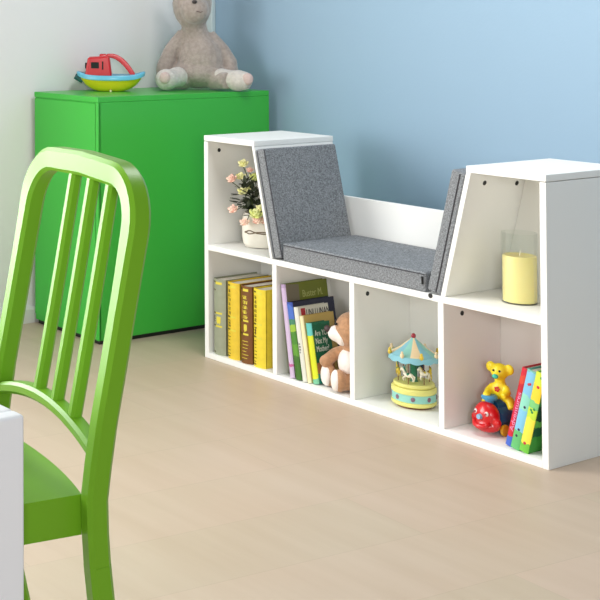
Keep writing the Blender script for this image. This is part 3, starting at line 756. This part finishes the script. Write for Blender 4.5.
for (a, b_, z, m, r) in flw:
    p = loc(a, b_, z)
    root_ = loc(a * 0.25, b_ * 0.35, 0.088)
    mid = (p + root_) / 2 + Vector((0, 0, 0.018))
    MB().tube([root_, mid, p - Vector((0, 0, r * 0.6))], 0.0012, 6).build('stem', M_stem, fp)
    mb = MB()
    out = (vt * 0.6 + vr * (a * 6) + Vector((0, 0, 0.8))).normalized()
    Mo = frame(p, out.orthogonal(), out.cross(out.orthogonal()))
    for layer, (cnt, rr, tilt, ln) in enumerate(((5, 0.62, 50, 0.6), (5, 0.40, 25, 0.55), (3, 0.18, 8, 0.5))):
        for k in range(cnt):
            an = 2 * PI * k / cnt + layer * 0.6
            ctr = Mo @ Vector((math.cos(an) * rr * r, math.sin(an) * rr * r, (layer - 1) * 0.12 * r))
            E = Mo.to_3x3() @ Matrix.Rotation(an, 3, 'Z') @ Matrix.Rotation(R(tilt), 3, 'Y')
            e = E.to_euler()
            mb.ell(ctr, (0.16 * r, 0.42 * r, ln * r), [math.degrees(v) for v in e], n=8, m=6)
    f = mb.build('flower', m, fp, smooth=True, angle=180)
    MB().ell(p - out * r * 0.55, r * 0.3, n=8, m=6).build('calyx', M_stem, f, smooth=True, angle=180)
rn = random.Random(4)
mb = MB()
for k in range(170):
    a = rn.uniform(-0.055, 0.035); b_ = rn.uniform(-0.025, 0.045); z = rn.uniform(0.09, 0.185)
    if k < 12: a = rn.uniform(-0.065, -0.03); z = rn.uniform(0.118, 0.142)
    p = loc(a, b_, z)
    if p.x + px > slx(p.z + ZM) - 0.04: continue
    d = Vector((rn.uniform(-1, 1), rn.uniform(-1, 1), rn.uniform(-0.2, 0.9))).normalized() * rn.uniform(0.016, 0.028)
    if k < 12: d = (-vr * 0.9 + vt * rn.uniform(-.4, .4) + Vector((0, 0, rn.uniform(-.2, .2)))).normalized() * 0.022
    s = d.cross(Vector((0, 0, 1))).normalized() * 0.0065
    n_ = Vector((0, 0, 0.0007))
    pts = [p, p + d * 0.35 + s, p + d * 0.7 + s * 0.7, p + d, p + d * 0.7 - s * 0.7, p + d * 0.35 - s]
    up = mb.verts([x + n_ for x in pts]); dn = mb.verts([x - n_ for x in pts])
    mb.face(up); mb.face(dn[::-1])
    for i in range(6): mb.face([dn[i], dn[(i + 1) % 6], up[(i + 1) % 6], up[i]])
mb.build('foliage', M_leaf, fp)

# ------------------------------------------------------------------ green chair
hd = R(-101.4)
f = Vector((math.cos(hd), math.sin(hd), 0)); u = Vector((f.y, -f.x, 0))
A = Vector((1.4664, -1.5526, 0)) + f * 0.015
O = A + u * 0.135
ch = thing('chair', 'lime green slatted child chair pushed in at the white table', 'chair', O, (0, 0, math.atan2(u.y, u.x)))
PROF = [(0.0, -0.062), (0.12, -0.034), (0.20, -0.016), (0.28, -0.005), (0.33, -0.001), (0.38, 0.0), (0.45, -0.009), (0.53, -0.025), (0.63, -0.044), (0.73, -0.062), (0.80, -0.075)]
def prof(z):
    for (z0, y0), (z1, y1) in zip(PROF, PROF[1:]):
        if z <= z1: 
            k = (z - z0) / (z1 - z0); return y0 + (y1 - y0) * k
    return PROF[-1][1]
def sweep(path, wds, dep, closed=False, off=0.0):
    """rounded rectangular bar along (x, z) path in the back surface of the chair; front face on prof()"""
    mb = MB(); rs = []
    P = [Vector((x, prof(z) + off, z)) for x, z in path]
    for i, p in enumerate(P):
        t = (P[min(i + 1, len(P) - 1)] - P[max(i - 1, 0)]).normalized()
        ny = Vector((0, 1, 0)); ny = (ny - t * ny.dot(t)).normalized()
        sd = t.cross(ny)
        w = wds[i] if hasattr(wds, '__len__') else wds
        c = min(0.005, w * 0.25); h = w / 2
        sec = [(-h + c, 0), (h - c, 0), (h, -c), (h, -dep + c), (h - c, -dep), (-h + c, -dep), (-h, -dep + c), (-h, -c)]
        rs.append([p + sd * a + ny * b for a, b in sec])
    return mb.rings(rs)
XP, ZT, RC = 0.149, 0.752, 0.062
path = [(-XP, z) for z in (0.30, 0.34, 0.38, 0.42, 0.47, 0.53, 0.59, 0.64)]
for k in range(0, 9): 
    a = PI - PI / 2 * k / 8
    path.append((-XP + RC + RC * math.cos(a), ZT - RC + RC * math.sin(a)))
path += [(0.0, ZT + 0.003)]
for k in range(0, 9):
    a = PI / 2 - PI / 2 * k / 8
    path.append((XP - RC + RC * math.cos(a), ZT - RC + RC * math.sin(a)))
path += [(XP, z) for z in (0.64, 0.59, 0.53, 0.47, 0.42, 0.38, 0.34, 0.30)]
wd = []
for x, z in path: wd.append(0.026 + (0.006 * max(0, min(1, (z - 0.62) / 0.1))))
sweep(path, wd, 0.028).build('back_frame', M_chair, ch, smooth=True)
for xs_ in (-0.073, -0.021, 0.032):
    sweep([(xs_, z) for z in (0.452 - 0.024 * (xs_ / 0.143) ** 2, 0.50, 0.56, 0.62, 0.68, ZT - 0.008)], 0.0155, 0.016, off=-0.008).build('back_slat', M_chair, ch, smooth=True)
rail = []
for k in range(15):
    a = -1 + 2 * k / 14
    rail.append((a * (XP - 0.006), 0.452 - 0.024 * a * a))
sweep(rail, 0.016, 0.024, off=-0.004).build('back_rail', M_chair, ch, smooth=True)
# legs: rear legs continue the posts
for s in (-1, 1):
    sweep([(s * XP, z) for z in (0.0, 0.06, 0.12, 0.20, 0.26, 0.3005)], [0.026, 0.027, 0.027, 0.027, 0.027, 0.027], 0.028).build('rear_leg', M_chair, ch, smooth=True)
    MB().prism([(s * 0.15 - 0.014, 0.350), (s * 0.15 + 0.014, 0.350), (s * 0.15 + 0.014, 0.382), (s * 0.15 - 0.014, 0.382)], 0.0, 0.336, axis='z').build('front_leg', M_chair, ch, bevel=0.004)
# seat: dished slab with a deep apron
def seat_z(x, y): 
    r2 = (x / 0.10) ** 2 + ((y - 0.16) / 0.12) ** 2
    return 0.380 - 0.010 * math.exp(-r2 * 1.1)
mb = MB()
nx, ny_ = 20, 20
def edge_x(v): return 0.1345 + 0.030 * v
def sp_(i, j):
    v = j / ny_; a = -1 + 2 * i / nx
    y0 = -0.004 - 0.014 * (1 - a * a)
    y = y0 + (0.39 - y0) * v - 0.02 * (a ** 4) * v
    return a * edge_x(v) * (1 if v > 0.02 else 1), y
G = [[None] * (ny_ + 1) for _ in range(nx + 1)]; B = [[None] * (ny_ + 1) for _ in range(nx + 1)]
for i in range(nx + 1):
    for j in range(ny_ + 1):
        x, y = sp_(i, j)
        G[i][j] = mb.bm.verts.new((x, y, seat_z(x, y)))
        B[i][j] = mb.bm.verts.new((x, y, 0.332))
for i in range(nx):
    for j in range(ny_):
        mb.face([G[i][j], G[i + 1][j], G[i + 1][j + 1], G[i][j + 1]])
        mb.face([B[i][j], B[i][j + 1], B[i + 1][j + 1], B[i + 1][j]])
for i in range(nx):
    mb.face([B[i][0], B[i + 1][0], G[i + 1][0], G[i][0]]); mb.face([G[i][ny_], G[i + 1][ny_], B[i + 1][ny_], B[i][ny_]])
for j in range(ny_):
    mb.face([G[0][j], G[0][j + 1], B[0][j + 1], B[0][j]]); mb.face([B[nx][j], B[nx][j + 1], G[nx][j + 1], G[nx][j]])
mb.build('seat', M_chair, ch, smooth=True, angle=50)

# ------------------------------------------------------------------ white table
tx, ty = 1.519, -1.684
tb = thing('table', 'white slab sided table in front of the green chair', 'table', (tx - 0.3, ty - 0.35, 0), (0, 0, 0))
def tpart(n, mb): 
    o = mb.build(n, M_table, tb, bevel=0.004, seg=3); o.location = (-(tx - 0.3), -(ty - 0.35), 0)
tpart('tabletop', MB().box(tx - 0.578, tx - 0.022, ty - 0.7, ty, 0.482, 0.507))
tpart('side_leg', MB().box(tx - 0.022, tx, ty - 0.7, ty, 0, 0.507))
tpart('side_leg', MB().box(tx - 0.6, tx - 0.578, ty - 0.7, ty, 0, 0.507))

# ------------------------------------------------------------------ camera
cam = bpy.data.cameras.new('camera'); co = bpy.data.objects.new('camera', cam); COL.objects.link(co)
co.location = (2.6902, -2.5118, 0.9491)
co.rotation_euler = (1.59184, 0, 1.057373)
cam.sensor_width = 36; cam.lens = 36 * 1279.114 / 600
cam.shift_x = (300 + 106.753) / 600; cam.shift_y = (-11.419 - 300) / 600
cam.clip_start = 0.05
S.camera = co

# ------------------------------------------------------------------ light
def area(name, loc, target, sx, sy, power, color=(1, 1, 1)):
    l = bpy.data.lights.new(name, 'AREA'); l.shape = 'RECTANGLE'; l.size = sx; l.size_y = sy; l.energy = power; l.color = color
    o = bpy.data.objects.new(name, l); COL.objects.link(o); o.location = loc
    d = Vector(target) - Vector(loc); o.rotation_euler = d.to_track_quat('-Z', 'Y').to_euler()
    return o
area('left_assumed_light', (-0.56, -2.25, 1.2), (1.5, -2.25, 1.2), 2.1, 1.5, 136, (0.97, 0.99, 1.0))  # assumed source, not seen: area light before the solid wall, no window built
area('front_fill_light', (0.2, -4.2, 1.1), (0.4, 0.3, 0.5), 1.6, 1.2, 48, (0.97, 0.99, 1.0))  # unseen area light added to brighten the faces turned to the front
area('right_fill_light', (3.9, -3.2, 1.25), (0.9, 0.54, 0.7), 0.8, 0.7, 66, (0.97, 0.99, 1.0))  # unseen fill added for the blue wall's gradient and the bookcase's shadow on it
area('overhead_fill_light', (1.0, -0.35, 2.4), (1.1, 0.2, 0.0), 0.7, 0.7, 36, (0.98, 0.99, 1.0))  # unseen overhead fill added for the blue wall's gradient
w = bpy.data.worlds.new('world'); S.world = w; w.use_nodes = True
w.node_tree.nodes['Background'].inputs[0].default_value = (0.97, 1.0, 1.03, 1)
w.node_tree.nodes['Background'].inputs[1].default_value = 0.22
S.view_settings.view_transform = 'Standard'; S.view_settings.look = 'None'
S.view_settings.exposure = -0.42; S.view_settings.gamma = 1.0; S.view_settings.use_curve_mapping = False
